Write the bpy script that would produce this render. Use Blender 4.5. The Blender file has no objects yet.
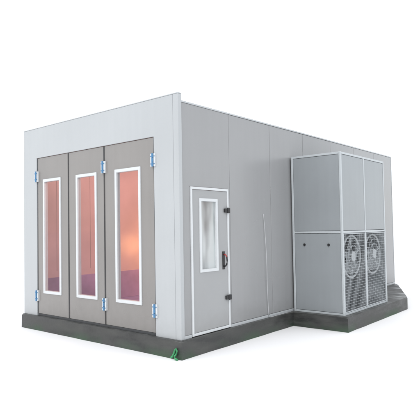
import bpy, bmesh, math, random
from mathutils import Vector, Matrix
random.seed(4)
scene = bpy.context.scene
col = scene.collection
R = math.radians

# ---------------------------------------------------------------- materials
def mat(name, c, rough=0.5, metal=0.0, var=0.0, scale=3.0, streak=0.0, bump=0.0, bscale=60.0, dirt=None):
    m = bpy.data.materials.new(name); m.use_nodes = True
    nt = m.node_tree; N = nt.nodes; L = nt.links
    b = N['Principled BSDF']
    b.inputs['Base Color'].default_value = (*c, 1)
    b.inputs['Roughness'].default_value = rough
    b.inputs['Metallic'].default_value = metal
    tc = N.new('ShaderNodeTexCoord')
    last = None
    if var > 0:
        n = N.new('ShaderNodeTexNoise'); n.inputs['Scale'].default_value = scale; n.inputs['Detail'].default_value = 4
        L.new(tc.outputs['Object'], n.inputs['Vector'])
        r = N.new('ShaderNodeMapRange'); r.inputs['From Min'].default_value = .3; r.inputs['From Max'].default_value = .7
        r.inputs['To Min'].default_value = 1-var; r.inputs['To Max'].default_value = 1+var
        L.new(n.outputs['Fac'], r.inputs['Value'])
        fac = r.outputs['Result']
        if streak > 0:
            mp = N.new('ShaderNodeMapping'); mp.inputs['Scale'].default_value = (7, 7, .35)
            L.new(tc.outputs['Object'], mp.inputs['Vector'])
            n2 = N.new('ShaderNodeTexNoise'); n2.inputs['Scale'].default_value = 1.6; n2.inputs['Detail'].default_value = 4
            L.new(mp.outputs['Vector'], n2.inputs['Vector'])
            r2 = N.new('ShaderNodeMapRange'); r2.inputs['From Min'].default_value = .3; r2.inputs['From Max'].default_value = .7
            r2.inputs['To Min'].default_value = 1-streak; r2.inputs['To Max'].default_value = 1+streak
            L.new(n2.outputs['Fac'], r2.inputs['Value'])
            mu = N.new('ShaderNodeMath'); mu.operation = 'MULTIPLY'
            L.new(fac, mu.inputs[0]); L.new(r2.outputs['Result'], mu.inputs[1]); fac = mu.outputs[0]
        v = N.new('ShaderNodeVectorMath'); v.operation = 'SCALE'; v.inputs[0].default_value = c
        L.new(fac, v.inputs['Scale']); L.new(v.outputs[0], b.inputs['Base Color'])
        last = v.outputs[0]
        rr = N.new('ShaderNodeMapRange'); rr.inputs['To Min'].default_value = max(0, rough-.08); rr.inputs['To Max'].default_value = min(1, rough+.1)
        L.new(n.outputs['Fac'], rr.inputs['Value']); L.new(rr.outputs['Result'], b.inputs['Roughness'])
    if dirt:
        sp = N.new('ShaderNodeSeparateXYZ'); L.new(tc.outputs['Object'], sp.inputs[0])
        nz = N.new('ShaderNodeTexNoise'); nz.inputs['Scale'].default_value = 9; nz.inputs['Detail'].default_value = 5
        L.new(tc.outputs['Object'], nz.inputs['Vector'])
        ad = N.new('ShaderNodeMath'); ad.operation = 'MULTIPLY_ADD'; ad.inputs[1].default_value = .35
        L.new(nz.outputs['Fac'], ad.inputs[0]); L.new(sp.outputs['Z'], ad.inputs[2])
        mr = N.new('ShaderNodeMapRange'); mr.inputs['From Min'].default_value = .12; mr.inputs['From Max'].default_value = .5
        mr.inputs['To Min'].default_value = dirt[1]; mr.inputs['To Max'].default_value = 0
        L.new(ad.outputs[0], mr.inputs['Value'])
        mx = N.new('ShaderNodeMixRGB'); mx.inputs[2].default_value = (*dirt[0], 1); mx.inputs[1].default_value = (*c, 1)
        L.new(mr.outputs['Result'], mx.inputs[0])
        if last: L.new(last, mx.inputs[1])
        L.new(mx.outputs[0], b.inputs['Base Color'])
    if bump > 0:
        n3 = N.new('ShaderNodeTexNoise'); n3.inputs['Scale'].default_value = bscale; n3.inputs['Detail'].default_value = 0
        L.new(tc.outputs['Object'], n3.inputs['Vector'])
        bp = N.new('ShaderNodeBump'); bp.inputs['Strength'].default_value = bump; bp.inputs['Distance'].default_value = .01
        L.new(n3.outputs['Fac'], bp.inputs['Height']); L.new(bp.outputs[0], b.inputs['Normal'])
    return m

def slab_mat():
    m = bpy.data.materials.new('slab_concrete'); m.use_nodes = True
    nt = m.node_tree; N = nt.nodes; L = nt.links; b = N['Principled BSDF']
    tc = N.new('ShaderNodeTexCoord')
    def noise(s, d, stretch=None):
        n = N.new('ShaderNodeTexNoise'); n.inputs['Scale'].default_value = s; n.inputs['Detail'].default_value = d; n.inputs['Roughness'].default_value = .6
        if stretch:
            mp = N.new('ShaderNodeMapping'); mp.inputs['Scale'].default_value = stretch; L.new(tc.outputs['Object'], mp.inputs['Vector']); L.new(mp.outputs[0], n.inputs['Vector'])
        else: L.new(tc.outputs['Object'], n.inputs['Vector'])
        return n.outputs['Fac']
    def ramp(fac, a, ca, b_, cb):
        r = N.new('ShaderNodeValToRGB'); r.color_ramp.elements[0].position = a; r.color_ramp.elements[1].position = b_
        r.color_ramp.elements[0].color = (*ca, 1); r.color_ramp.elements[1].color = (*cb, 1); L.new(fac, r.inputs[0]); return r.outputs[0]
    def mix(f, a, c):
        x = N.new('ShaderNodeMixRGB'); L.new(f, x.inputs[0]); L.new(a, x.inputs[1])
        if isinstance(c, tuple): x.inputs[2].default_value = (*c, 1)
        else: L.new(c, x.inputs[2])
        return x.outputs[0]
    patches = noise(1.7, 8, (1, 1, 4))
    base = ramp(patches, .36, (.024, .025, .025), .66, (.068, .069, .065))
    green = ramp(noise(1.1, 6), .44, (0, 0, 0), .60, (.7, .7, .7))
    sp = N.new('ShaderNodeSeparateXYZ'); L.new(tc.outputs['Object'], sp.inputs[0])
    mr = N.new('ShaderNodeMapRange'); mr.inputs['From Min'].default_value = -.25; mr.inputs['From Max'].default_value = -.10; mr.inputs['To Min'].default_value = 1; mr.inputs['To Max'].default_value = 0
    L.new(sp.outputs['Z'], mr.inputs['Value'])
    mu = N.new('ShaderNodeMath'); mu.operation = 'MULTIPLY'; L.new(green, mu.inputs[0]); L.new(mr.outputs[0], mu.inputs[1])
    c1 = mix(mu.outputs[0], base, (.028, .075, .034))
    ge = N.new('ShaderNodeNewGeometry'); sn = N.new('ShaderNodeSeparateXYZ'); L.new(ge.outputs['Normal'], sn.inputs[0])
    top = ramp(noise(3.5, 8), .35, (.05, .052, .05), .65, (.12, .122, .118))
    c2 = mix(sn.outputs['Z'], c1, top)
    L.new(c2, b.inputs['Base Color'])
    rr = N.new('ShaderNodeMapRange'); rr.inputs['From Min'].default_value = .38; rr.inputs['From Max'].default_value = .62; rr.inputs['To Min'].default_value = .35; rr.inputs['To Max'].default_value = .7
    L.new(patches, rr.inputs['Value']); L.new(rr.outputs[0], b.inputs['Roughness'])
    bp = N.new('ShaderNodeBump'); bp.inputs['Strength'].default_value = .35; bp.inputs['Distance'].default_value = .01
    L.new(noise(22, 8), bp.inputs['Height']); L.new(bp.outputs[0], b.inputs['Normal'])
    return m

def glass_mat(name, tint, refl=None, refl_fac=0.0):
    m = bpy.data.materials.new(name); m.use_nodes = True
    nt = m.node_tree; N = nt.nodes; L = nt.links
    for n in list(N): N.remove(n)
    out = N.new('ShaderNodeOutputMaterial')
    tr = N.new('ShaderNodeBsdfTransparent'); tr.inputs[0].default_value = (*tint, 1)
    gl = N.new('ShaderNodeBsdfGlossy'); gl.inputs['Roughness'].default_value = .03
    mx = N.new('ShaderNodeMixShader')
    lw = N.new('ShaderNodeLayerWeight'); pw = N.new('ShaderNodeMath'); pw.operation = 'POWER'; pw.inputs[1].default_value = 4
    lw.inputs['Blend'].default_value = .5
    L.new(lw.outputs['Facing'], pw.inputs[0])
    ma = N.new('ShaderNodeMath'); ma.operation = 'MULTIPLY_ADD'; ma.inputs[1].default_value = .8; ma.inputs[2].default_value = .04
    L.new(pw.outputs[0], ma.inputs[0]); L.new(ma.outputs[0], mx.inputs[0])
    src = tr.outputs[0]
    if refl:  # cloudy noise coloured into the pane in place of reflected surroundings
        df = N.new('ShaderNodeBsdfDiffuse')
        tc = N.new('ShaderNodeTexCoord'); nz = N.new('ShaderNodeTexNoise'); nz.inputs['Scale'].default_value = 1.5; nz.inputs['Detail'].default_value = 2
        mp = N.new('ShaderNodeMapping'); mp.inputs['Scale'].default_value = (1, 2.6, .8); mp.inputs['Location'].default_value = (0, .35, .1)
        L.new(tc.outputs['Object'], mp.inputs['Vector']); L.new(mp.outputs[0], nz.inputs['Vector'])
        cr = N.new('ShaderNodeValToRGB'); cr.color_ramp.elements[0].position = .36; cr.color_ramp.elements[1].position = .62
        cr.color_ramp.elements[0].color = (*[q*.4 for q in refl], 1); cr.color_ramp.elements[1].color = (*refl, 1)
        L.new(nz.outputs['Fac'], cr.inputs[0]); L.new(cr.outputs[0], df.inputs[0])
        m2 = N.new('ShaderNodeMixShader'); m2.inputs[0].default_value = refl_fac
        L.new(tr.outputs[0], m2.inputs[1]); L.new(df.outputs[0], m2.inputs[2]); src = m2.outputs[0]
    L.new(src, mx.inputs[1]); L.new(gl.outputs[0], mx.inputs[2]); L.new(mx.outputs[0], out.inputs[0])
    return m

M = {}
M['ground'] = mat('ground_white', (.9, .9, .9), .9)
M['slab'] = slab_mat()
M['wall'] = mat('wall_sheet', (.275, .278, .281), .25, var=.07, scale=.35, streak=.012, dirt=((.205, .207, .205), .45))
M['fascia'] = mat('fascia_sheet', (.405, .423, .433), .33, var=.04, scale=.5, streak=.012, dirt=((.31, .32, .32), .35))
M['trim'] = mat('trim_white', (.43, .45, .46), .35, var=.03, scale=4)
M['white'] = mat('frame_white', (.58, .60, .61), .35, var=.03, scale=5)
M['door'] = mat('door_sheet', (.228, .217, .207), .28, var=.07, scale=.7, streak=.02, dirt=((.15, .145, .135), .45))
M['seam'] = mat('seam_dark', (.07, .07, .072), .7)
M['sidedoor'] = mat('side_door_sheet', (.31, .316, .32), .33, var=.04, scale=1.0, dirt=((.24, .24, .23), .4))
M['cab'] = mat('cabinet_sheet', (.245, .264, .276), .3, var=.06, scale=.8, streak=.02)
M['alu'] = mat('aluminium_profile', (.43, .46, .475), .35, metal=.1, var=.03, scale=6)
M['dark'] = mat('dark_metal', (.045, .047, .05), .5, var=.1, scale=8)
M['black'] = mat('black_plastic', (.015, .015, .016), .4)
M['red'] = mat('red_plastic', (.3, .03, .03), .35)
M['blue'] = mat('blue_plastic', (.06, .19, .36), .4)
M['fan'] = mat('fan_housing_metal', (.15, .158, .165), .5, var=.15, scale=4)
M['fanring'] = mat('fan_ring_metal', (.38, .40, .41), .35, metal=.1, var=.06, scale=8)
M['lseam'] = mat('lining_joint', (.42, .34, .33), .5)
M['wire'] = mat('wire_white', (.42, .45, .47), .4)
M['green'] = mat('green_rubber', (.04, .26, .10), .5, var=.3, scale=20)
M['cable'] = mat('cable_grey', (.45, .46, .47), .5)
M['liner'] = mat('liner_sheet', (.66, .55, .56), .3, var=.13, scale=.9)
M['low_shade'] = mat('low_shade_paint', (.42, .32, .56), .35, var=.25, scale=1.6)
M['floor'] = mat('grating_floor', (.28, .24, .5), .3, var=.25, scale=5)
M['pane'] = glass_mat('clear_pane', (.93, .91, .91))
M['pane2'] = glass_mat('painted_reflection_pane', (.85, .88, .87), refl=(.50, .54, .54), refl_fac=.9)
def emis(name, c, s):
    m = bpy.data.materials.new(name); m.use_nodes = True
    b = m.node_tree.nodes['Principled BSDF']
    b.inputs['Base Color'].default_value = (.8, .8, .8, 1)
    b.inputs['Emission Color'].default_value = (*c, 1); b.inputs['Emission Strength'].default_value = s
    return m
M['lamp'] = emis('lamp_tube', (1, .66, .45), 1.1)

# ---------------------------------------------------------------- helpers
def box(bm, x0, x1, y0, y1, z0, z1, bev=0.0):
    r = bmesh.ops.create_cube(bm, size=1)
    vs = r['verts']
    for v in vs:
        v.co = Vector((x0+(v.co.x+.5)*(x1-x0), y0+(v.co.y+.5)*(y1-y0), z0+(v.co.z+.5)*(z1-z0)))
    if bev > 0:
        es = list({e for v in vs for e in v.link_edges})
        bmesh.ops.bevel(bm, geom=es, offset=bev, segments=2, affect='EDGES', profile=.5)
def cyl(bm, p, q, r, n=16, r2=None):
    p = Vector(p); q = Vector(q); d = q-p
    M4 = Matrix.Translation((p+q)/2) @ d.to_track_quat('Z', 'Y').to_matrix().to_4x4()
    bmesh.ops.create_cone(bm, cap_ends=True, segments=n, radius1=r, radius2=r if r2 is None else r2, depth=d.length, matrix=M4)
def tube(bm, pts, r, n=8):
    pts = [Vector(p) for p in pts]
    rings = []
    for i, p in enumerate(pts):
        t = (pts[min(i+1, len(pts)-1)]-pts[max(i-1, 0)]).normalized()
        q = t.to_track_quat('Z', 'Y')
        rings.append([bm.verts.new(p + q @ Vector((r*math.cos(2*math.pi*k/n), r*math.sin(2*math.pi*k/n), 0))) for k in range(n)])
    for a, b in zip(rings, rings[1:]):
        for k in range(n):
            bm.faces.new((a[k], a[(k+1) % n], b[(k+1) % n], b[k]))
    bm.faces.new(rings[0][::-1]); bm.faces.new(rings[-1])
def ring(bm, c, r, t, n=40, m=6):
    c = Vector(c); rs = []
    for i in range(n):
        a = 2*math.pi*i/n
        rr = []
        for k in range(m):
            b = 2*math.pi*k/m
            rad = r+t*math.cos(b); h = t*math.sin(b)
            rr.append(bm.verts.new(c+Vector((h, rad*math.cos(a), rad*math.sin(a)))))
        rs.append(rr)
    for i in range(n):
        a, b = rs[i], rs[(i+1) % n]
        for k in range(m):
            bm.faces.new((a[k], b[k], b[(k+1) % m], a[(k+1) % m]))
def holed(bm, f, a0, a1, z0, z1, h0, h1, k0, k1, d0, d1):
    def loop(d, q): return [bm.verts.new(f(a, d, z)) for a, z in q]
    O = [(a0, z0), (a1, z0), (a1, z1), (a0, z1)]; I = [(h0, k0), (h1, k0), (h1, k1), (h0, k1)]
    of, if_, ob, ib = loop(d0, O), loop(d0, I), loop(d1, O), loop(d1, I)
    for i in range(4):
        j = (i+1) % 4
        bm.faces.new((of[i], of[j], if_[j], if_[i])); bm.faces.new((ob[i], ib[i], ib[j], ob[j]))
        bm.faces.new((of[i], ob[i], ob[j], of[j])); bm.faces.new((if_[i], if_[j], ib[j], ib[i]))
FX = lambda a, d, z: (a, d, z)
FY = lambda a, d, z: (d, a, z)
def obj(name, bm, m, parent=None, smooth=False, bevel=0, **props):
    bmesh.ops.recalc_face_normals(bm, faces=bm.faces)
    if bevel:
        es = [e for e in bm.edges if len(e.link_faces) == 2 and e.calc_face_angle(0) > .7]
        bmesh.ops.bevel(bm, geom=es, offset=bevel, segments=2, affect='EDGES')
    me = bpy.data.meshes.new(name); bm.to_mesh(me); bm.free()
    if smooth:
        for p in me.polygons: p.use_smooth = True
    me.materials.append(m)
    o = bpy.data.objects.new(name, me); col.objects.link(o)
    if parent: o.parent = parent
    for k, v in props.items(): o[k] = v
    return o
def thing(name, label, cat, loc=(0, 0, 0), group=None):
    o = bpy.data.objects.new(name, None); col.objects.link(o); o.location = loc
    o['label'] = label; o['category'] = cat
    if group: o['group'] = group
    return o
B = bmesh.new

# ---------------------------------------------------------------- setting
bm = B(); s = 600
f = [bm.verts.new((x, y, -.25)) for x, y in ((-s, -s), (s, -s), (s, s), (-s, s))]; bm.faces.new(f)
obj('ground', bm, M['ground'], kind='structure')

# concrete plinth, slightly uneven lower edge
bm = B()
pts = [(-4.005, -.07), (.055, -.07), (.06, 2.86), (1.10, 2.86), (1.10, 5.78), (.05, 8.15), (-4.005, 8.15)]
fine = []
for i, p in enumerate(pts):
    q = pts[(i+1) % len(pts)]; n = max(1, int(math.dist(p, q)/.3))
    for k in range(n):
        u = k/n; j = 0 if k == 0 else 1
        fine.append((p[0]+(q[0]-p[0])*u+j*random.uniform(-.003, .003), p[1]+(q[1]-p[1])*u+j*random.uniform(-.003, .003)))
vb = [bm.verts.new((x+random.uniform(-.004, .004), y+random.uniform(-.004, .004), -.249)) for x, y in fine]
vt = [bm.verts.new((x, y, 0)) for x, y in fine]
bm.faces.new(vb[::-1]); bm.faces.new(vt)
for i in range(len(fine)):
    j = (i+1) % len(fine); bm.faces.new((vb[i], vb[j], vt[j], vt[i]))
st = set(vt); es = [e for e in bm.edges if all(v in st for v in e.verts)]
bmesh.ops.bevel(bm, geom=es, offset=.018, segments=3, affect='EDGES')
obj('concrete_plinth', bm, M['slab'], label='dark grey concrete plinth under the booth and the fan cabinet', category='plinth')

# ---------------------------------------------------------------- spray booth
H = 3.32; D = 8.12; W = 4.0
booth = thing('spray_booth', 'large grey steel spray booth with three glazed front doors', 'spray booth')

bm = B()
g = .003
ys = [1.13+1.16*i for i in range(7)]; ys[-1] = D-.03
bx0, bx1 = -.08, 0
def prism(bm, poly, x0, x1):
    a = [bm.verts.new((x0, y, z)) for y, z in poly]; b = [bm.verts.new((x1, y, z)) for y, z in poly]
    bm.faces.new(a[::-1]); bm.faces.new(b)
    for i in range(len(poly)):
        j = (i+1) % len(poly); bm.faces.new((a[i], a[j], b[j], b[i]))
prism(bm, [(.025, .05), (.2, .05), (.2, 2.125), (1.085, 2.125), (1.085, .05), (1.13-g, .05), (1.13-g, H-.03), (.025, H-.03)], bx0, bx1)
for a, b in zip(ys, ys[1:]):
    box(bm, bx0, bx1, a+g, b-g, .05, H-.03, .004)
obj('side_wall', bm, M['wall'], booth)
bm = B(); box(bm, -.07, -.012, 1.1, D-.06, .08, H-.06); obj('seam_filler', bm, M['seam'], booth)
bm = B()
for i in range(7): box(bm, -W, -W+.08, .06+i*1.145, .06+(i+1)*1.145-.008, .0, H-.01, .003)
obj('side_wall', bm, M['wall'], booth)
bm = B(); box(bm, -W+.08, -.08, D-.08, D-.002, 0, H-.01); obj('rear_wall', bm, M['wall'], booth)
bm = B(); box(bm, -W+.01, -.09, .06, D-.09, H-.07, H-.02); obj('roof', bm, M['wall'], booth)
bm = B(); box(bm, -.09, .006, .052, D+.006, H-.025, H, .004); obj('top_rail', bm, M['trim'], booth)
bm = B(); box(bm, -.09, .008, .026, .2, 0, .045, .004); box(bm, -.09, .008, 1.085, D, 0, .045, .004); obj('bottom_rail', bm, M['trim'], booth)
bm = B(); box(bm, -.085, .006, D-.03, D+.006, .05, H-.03, .004); obj('corner_post', bm, M['trim'], booth)
bm = B(); box(bm, -.09, .010, -.022, .05, 0, 3.405, .006); obj('corner_post', bm, M['fascia'], booth)

bm = B()
poly = [(-W, 0), (-3.555, 0), (-3.555, 2.86), (-.485, 2.86), (-.485, 0), (-.092, 0), (-.092, 3.405), (-W, 3.405)]
a = [bm.verts.new((x, -.02, z)) for x, z in poly]; b = [bm.verts.new((x, .05, z)) for x, z in poly]
bm.faces.new(a); bm.faces.new(b[::-1])
for i in range(len(poly)):
    j = (i+1) % len(poly); bm.faces.new((a[i], b[i], b[j], a[j]))
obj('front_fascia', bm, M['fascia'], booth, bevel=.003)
bm = B(); box(bm, -W-.002, .011, -.024, .053, 3.406, 3.42, .003); obj('parapet_cap', bm, M['trim'], booth)
bm = B(); box(bm, -3.553, -.487, .0, .06, 0.0, .04, .004); obj('threshold', bm, M['dark'], booth)

def pane(x0, x1, y, z0, z1):
    bm = B(); bm.faces.new([bm.verts.new(p) for p in ((x0, y, z0), (x1, y, z0), (x1, y, z1), (x0, y, z1))]); return bm
def front_door(x0, x1, wx0, wx1):
    z0, z1, wz0, wz1 = .045, 2.852, .42, 2.45
    bm = B(); holed(bm, FX, x0, x1, z0, z1, wx0, wx1, wz0, wz1, -.005, .045)
    d = obj('front_door', bm, M['door'], booth)
    t = .042
    bm = B(); holed(bm, FX, wx0-.008, wx1+.008, wz0-.008, wz1+.008, wx0+t, wx1-t, wz0+t, wz1-t, -.020, .05)
    obj('window_frame', bm, M['white'], d, bevel=.004)
    obj('window_pane', pane(wx0+t-.005, wx1-t+.005, .008, wz0+t-.005, wz1-t+.005), M['pane'], d)
    bm = B(); box(bm, x0+.002, x0+.009, -.010, -.003, z0, z1); box(bm, x1-.009, x1-.002, -.010, -.003, z0, z1); obj('door_edging', bm, M['dark'], d)
    return d
doors = [front_door(-3.55, -2.598, -3.355, -2.82), front_door(-2.588, -1.632, -2.365, -1.825), front_door(-1.622, -.492, -1.358, -.786)]
def hinge_full(par, x, z):
    bm = B()
    box(bm, x-.05, x-.016, -.038, -.0, z-.095, z+.095, .004); box(bm, x+.016, x+.05, -.038, -.0, z-.095, z+.095, .004)
    for k in (-1, 0, 1): cyl(bm, (x, -.042, z+k*.064-.03), (x, -.042, z+k*.064+.03), .016)
    for sx in (-.034, .034):
        for k in (-1, 1): cyl(bm, (x+sx, -.044, z+k*.055), (x+sx, -.037, z+k*.055), .008, 10)
    me = obj('hinge', bm, M['blue'], par)
    me.data.materials.append(M['white'])
    for p in me.data.polygons:
        if abs(p.center.x-x) > .018 and p.center.y > -.0395: p.material_index = 1
for par, x in ((doors[0], -3.555), (doors[1], -1.627), (doors[2], -.49)):
    for z in (2.52, .36): hinge_full(par, x, z)

# side door
bm = B(); holed(bm, FY, .206, 1.08, .012, 2.12, .243, 1.043, .05, 2.083, .016, -.06)
obj('side_door_frame', bm, M['white'], booth, bevel=.003)
wy0, wy1, wz0, wz1 = .40, .80, .90, 1.95
bm = B(); holed(bm, FY, .248, 1.038, .055, 2.078, wy0, wy1, wz0, wz1, .005, -.05)
sd = obj('side_door', bm, M['sidedoor'], booth)
t = .034
bm = B(); holed(bm, FY, wy0-.01, wy1+.01, wz0-.01, wz1+.01, wy0+t, wy1-t, wz0+t, wz1-t, .018, -.05)
obj('window_frame', bm, M['white'], sd, bevel=.003)
bm = B(); bm.faces.new([bm.verts.new((-.012, y, z)) for y, z in ((wy0+t-.004, wz0+t-.004), (wy1-t+.004, wz0+t-.004), (wy1-t+.004, wz1-t+.004), (wy0+t-.004, wz1-t+.004))])
obj('window_pane', bm, M['pane2'], sd)
for z in (1.79, .47):
    bm = B(); box(bm, .006, .035, .965, 1.03, z-.03, z+.03, .006); box(bm, .018, .042, 1.034, 1.085, z-.038, z+.038, .006); cyl(bm, (.036, 1.03, z-.042), (.036, 1.03, z+.042), .012)
    obj('latch', bm, M['black'], sd)
bm = B(); dz = -.05
pts = [(.008, .94, 1.17+dz), (.04, .945, 1.175+dz), (.06, .95, 1.14+dz), (.064, .955, 1.08+dz), (.06, .95, 1.03+dz), (.042, .945, 1.0+dz), (.008, .94, .995+dz)]
tube(bm, pts, .011, 10); hd = obj('handle', bm, M['black'], sd, True)
hd.data.materials.append(M['red'])
for p in hd.data.polygons:
    if p.center.z > 1.12+dz and p.center.x > .02: p.material_index = 1
bm = B(); box(bm, .0055, .014, .91, .965, .95+dz, 1.22+dz, .003); obj('handle_plate', bm, M['black'], sd)

# interior
bm = B()
box(bm, -.095, -.084, 1.15, D-.1, .03, H-.09); box(bm, -W+.084, -W+.095, .06, D-.1, .03, H-.09)
box(bm, -W+.1, -.1, D-.1, D-.085, .03, H-.09); box(bm, -W+.1, -.1, .07, D-.11, H-.088, H-.078)
obj('inner_lining', bm, M['liner'], booth)
bm = B()
for i in range(9): box(bm, -W+.0955, -W+.098, .62+i*.8, .628+i*.8, .74, H-.09)
obj('lining_seam', bm, M['lseam'], booth)
bm = B(); box(bm, -W+.0955, -W+.112, .07, D-.12, .03, .62, .003); box(bm, -W+.113, -.1, D-.12, D-.104, .03, .62, .003)  # violet boxes carry the purple shade low in the booth as colour
obj('painted_shade_band', bm, M['low_shade'], booth)
bm = B(); box(bm, -W+.1, -.1, .07, D-.11, .005, .03); obj('grating_floor', bm, M['floor'], booth)
for sx in (-1, 1):
    for i in range(3):
        y = 3.0+i*1.65
        x = -.1 if sx > 0 else -W+.1
        bm = B(); box(bm, min(x, x-sx*.07), max(x, x-sx*.07), y, y+1.3, 2.35, 2.95, .01); lf = obj('light_fixture', bm, M['white'], booth)
        xx = x-sx*.072
        bm = B()
        for k in range(3): cyl(bm, (xx, y+.06, 2.48+k*.17), (xx, y+1.24, 2.48+k*.17), .016, 8)
        obj('lamp_tube', bm, M['lamp'], lf)

# ---------------------------------------------------------------- fan cabinet
CX, CY, CW, CL, CH = .0, 2.945, 1.005, 1.96, 2.80
cab = thing('fan_cabinet', 'tall grey metal fan cabinet with wire grilles against the booth side wall', 'fan cabinet', (0.03, CY, 0))
CWi = CW-.03
t = .04; mid = 1.42
bm = B()
for x in (0, CWi-t):
    for y in (0, CL-t): box(bm, x, x+t, y, y+t, .0, CH, .006)
for z in (.0, mid-.02, CH-t):
    z1 = z+t
    for y in (0, CL-t): box(bm, t, CWi-t, y+.002, y+t-.002, z+.002, z1-.002, .004)
    for x in (0, CWi-t): box(bm, x+.002, x+t-.002, t, CL-t, z+.002, z1-.002, .004)
box(bm, CWi-t+.002, CWi-.002, CL/2-.018, CL/2+.018, t, mid-.02, .004)
box(bm, CWi-t+.002, CWi-.002, CL/2-.018, CL/2+.018, mid+.02, CH-t, .004)
obj('profile_frame', bm, M['alu'], cab)
bm = B(); box(bm, t*.3, CWi-t*.3, t, CL-t*.3, CH-.022, CH-.008); obj('top_panel', bm, M['cab'], cab)
bm = B(); box(bm, t+.003, CWi-t-.003, .008, .03, mid+.024, CH-t-.003, .005); obj('upper_panel', bm, M['cab'], cab)
bm = B(); box(bm, t+.003, CWi-t-.003, .008, .03, t+.003, mid-.024, .005); lp = obj('access_panel', bm, M['cab'], cab)
for px in (.24, .71):
    bm = B(); cyl(bm, (px, -.004, 1.2), (px, .009, 1.2), .022, 16); box(bm, px-.008, px+.008, -.016, -.003, 1.175, 1.225, .003); obj('lock', bm, M['black'], lp)
for (a, b) in ((t+.003, CL/2-.021), (CL/2+.021, CL-t-.003)):
    bm = B(); box(bm, CWi-.03, CWi-.008, a, b, mid+.024, CH-t-.003, .005); obj('upper_panel', bm, M['cab'], cab)
bm = B(); box(bm, t, CWi-t, CL-.03, CL-.012, t, CH-t); obj('rear_panel', bm, M['cab'], cab)
bm = B(); box(bm, CWi-.30, CWi-.28, t, CL-.04, t, mid, 0); box(bm, CWi-.28, CWi-.06, t, CL-.04, .03, .045); box(bm, CWi-.28, CWi-.04, .04, CL-.04, mid-.02, mid-.01)
box(bm, CWi-.28, CWi-.05, CL/2-.012, CL/2+.012, .05, mid-.03)
obj('inner_backing', bm, M['fan'], cab)
for (a, b) in ((t+.003, CL/2-.021), (CL/2+.021, CL-t-.003)):
    bm = B(); z0, z1 = t+.004, mid-.026; x = CWi-.012; r = .0022
    box(bm, x-.008, x+.008, a, a+.014, z0, z1, .003); box(bm, x-.008, x+.008, b-.014, b, z0, z1, .003)
    box(bm, x-.006, x+.006, a+.013, b-.013, z0, z0+.014, .003); box(bm, x-.006, x+.006, a+.013, b-.013, z1-.014, z1, .003)
    ny, nz = 19, 29
    for i in range(1, ny): yy = a+(b-a)*i/ny; cyl(bm, (x, yy, z0), (x, yy, z1), r, 6)
    for i in range(1, nz): zz = z0+(z1-z0)*i/nz; cyl(bm, (x+.004, a, zz), (x+.004, b, zz), r, 6)
    obj('wire_grille', bm, M['wire'], cab, False)
    cy = (a+b)/2; cz = .98; rad = .37; xf = CWi-.085
    bm = B()
    ring(bm, (xf, cy, cz), rad, .022)
    fan = obj('fan', bm, M['fanring'], cab, True)
    bm = B(); cyl(bm, (xf-.1, cy, cz), (xf-.08, cy, cz), rad, 40); obj('fan_throat', bm, M['dark'], fan)
    bm = B()
    for q in (.2, .29): ring(bm, (xf+.045, cy, cz), q, .004, n=36, m=5)
    for k in range(4):
        an = k*math.pi/2+.4; cyl(bm, (xf+.045, cy+.08*math.cos(an), cz+.08*math.sin(an)), (xf+.03, cy+.37*math.cos(an), cz+.37*math.sin(an)), .006, 6)
    obj('fan_guard', bm, M['wire'], fan, True)
    bm = B(); cyl(bm, (xf-.05, cy, cz), (xf+.05, cy, cz), .09, 24); obj('fan_hub', bm, M['fanring'], fan)
    for k in range(5):
        an = k*2*math.pi/5+.3
        bm = B()
        def P(rr, da, dx): return bm.verts.new((xf+dx, cy+rr*math.cos(an+da), cz+rr*math.sin(an+da)))
        g0 = [[P(rr, (-.30+.2*i)*wd, -.035+.07*i/3) for i in range(4)] for rr, wd in ((.07, 1), (.2, 1.0), (.33, 1.15))]
        for u, v in zip(g0, g0[1:]):
            for i in range(3): bm.faces.new((u[i], u[i+1], v[i+1], v[i]))
        bmesh.ops.solidify(bm, geom=list(bm.faces), thickness=.006)
        obj('fan_blade', bm, M['fanring'], fan)

# ---------------------------------------------------------------- small things
bm = B()
pts = []
for i in range(41):
    k = i/40; pts.append((.012+.02*math.sin(k*3.1), 2.04+.10*k**1.5+.012*math.sin(k*6), 1.75-1.74*k))
pts += [(.03, 2.17, .008), (.035, 2.24, .007), (.03, 2.5, .007), (.025, 2.7, .007), (.028, 2.84, .007)]
tube(bm, pts, .0045, 8); obj('hanging_cable', bm, M['cable'], smooth=True, label='thin pale cable hanging down the booth side wall', category='cable')
bm = B()
pts = [(-.13, -.088, -.232), (-.10, -.092, -.215), (-.07, -.092, -.17), (-.05, -.09, -.12), (-.03, -.09, -.10), (-.012, -.092, -.13), (-.02, -.096, -.17), (-.05, -.10, -.205), (-.03, -.112, -.226), (.02, -.12, -.236)]
tube(bm, pts, .014, 8); obj('green_hose', bm, M['green'], smooth=True, label='short bright green hose end at the near corner of the plinth', category='hose')

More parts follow.
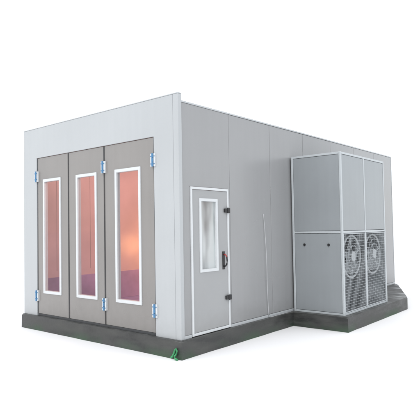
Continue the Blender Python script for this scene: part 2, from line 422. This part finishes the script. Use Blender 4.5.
# ---------------------------------------------------------------- light
w = bpy.data.worlds.new('World'); scene.world = w; w.use_nodes = True
N = w.node_tree.nodes; L = w.node_tree.links
bg = N['Background']; bg.inputs[0].default_value = (1, 1, 1, 1); bg.inputs[1].default_value = 1.25
sky = N.new('ShaderNodeTexSky'); sky.sky_type = 'NISHITA'; sky.sun_disc = False
sky.sun_elevation = R(42)
bg2 = N.new('ShaderNodeBackground'); bg2.inputs[1].default_value = .05; L.new(sky.outputs[0], bg2.inputs[0])
ad = N.new('ShaderNodeAddShader'); L.new(bg.outputs[0], ad.inputs[0]); L.new(bg2.outputs[0], ad.inputs[1])
L.new(ad.outputs[0], N['World Output'].inputs[0])
sd_ = bpy.data.lights.new('sun', 'SUN'); sd_.energy = .7; sd_.angle = R(14); sd_.color = (1, .97, .93)
so = bpy.data.objects.new('sun', sd_); col.objects.link(so)
dirv = Vector((.25, -1.0, 1.0)).normalized()
so.rotation_euler = dirv.to_track_quat('Z', 'Y').to_euler()
sky.sun_rotation = math.atan2(dirv.x, dirv.y)
for i, y in enumerate((1.9, 5.4)):
    a = bpy.data.lights.new('booth_light', 'AREA'); a.shape = 'RECTANGLE'; a.size = 1.6; a.size_y = 2.4; a.energy = 74; a.color = (1, .50, .39)
    ao = bpy.data.objects.new('booth_light', a); col.objects.link(ao); ao.location = (-2.0, y, 3.12); ao.rotation_euler = (0, R(32), 0); ao.parent = booth
a = bpy.data.lights.new('booth_light', 'POINT'); a.energy = 22; a.color = (1, .45, .15); a.shadow_soft_size = .25
ao = bpy.data.objects.new('booth_light', a); col.objects.link(ao); ao.location = (-3.2, 3.1, 1.15); ao.parent = booth

# ---------------------------------------------------------------- camera
cam = bpy.data.cameras.new('Camera'); co = bpy.data.objects.new('Camera', cam); col.objects.link(co)
cam.sensor_width = 36; cam.lens = 43.2; cam.clip_end = 2000
yaw_f = Vector((-.639, .769, 0)).normalized()
pitch = R(2.1); roll = R(1.0)
fwd = yaw_f*math.cos(pitch)+Vector((0, 0, 1))*math.sin(pitch)
right = fwd.cross(Vector((0, 0, 1))).normalized(); up = right.cross(fwd)
r2 = right*math.cos(roll)-up*math.sin(roll); u2 = up*math.cos(roll)+right*math.sin(roll)
mw = Matrix((( r2.x, u2.x, -fwd.x, 4.752), (r2.y, u2.y, -fwd.y, -5.073), (r2.z, u2.z, -fwd.z, 1.52), (0, 0, 0, 1)))
co.matrix_world = mw
scene.camera = co
scene.view_settings.view_transform = 'Standard'; scene.view_settings.look = 'None'; scene.view_settings.exposure = 0
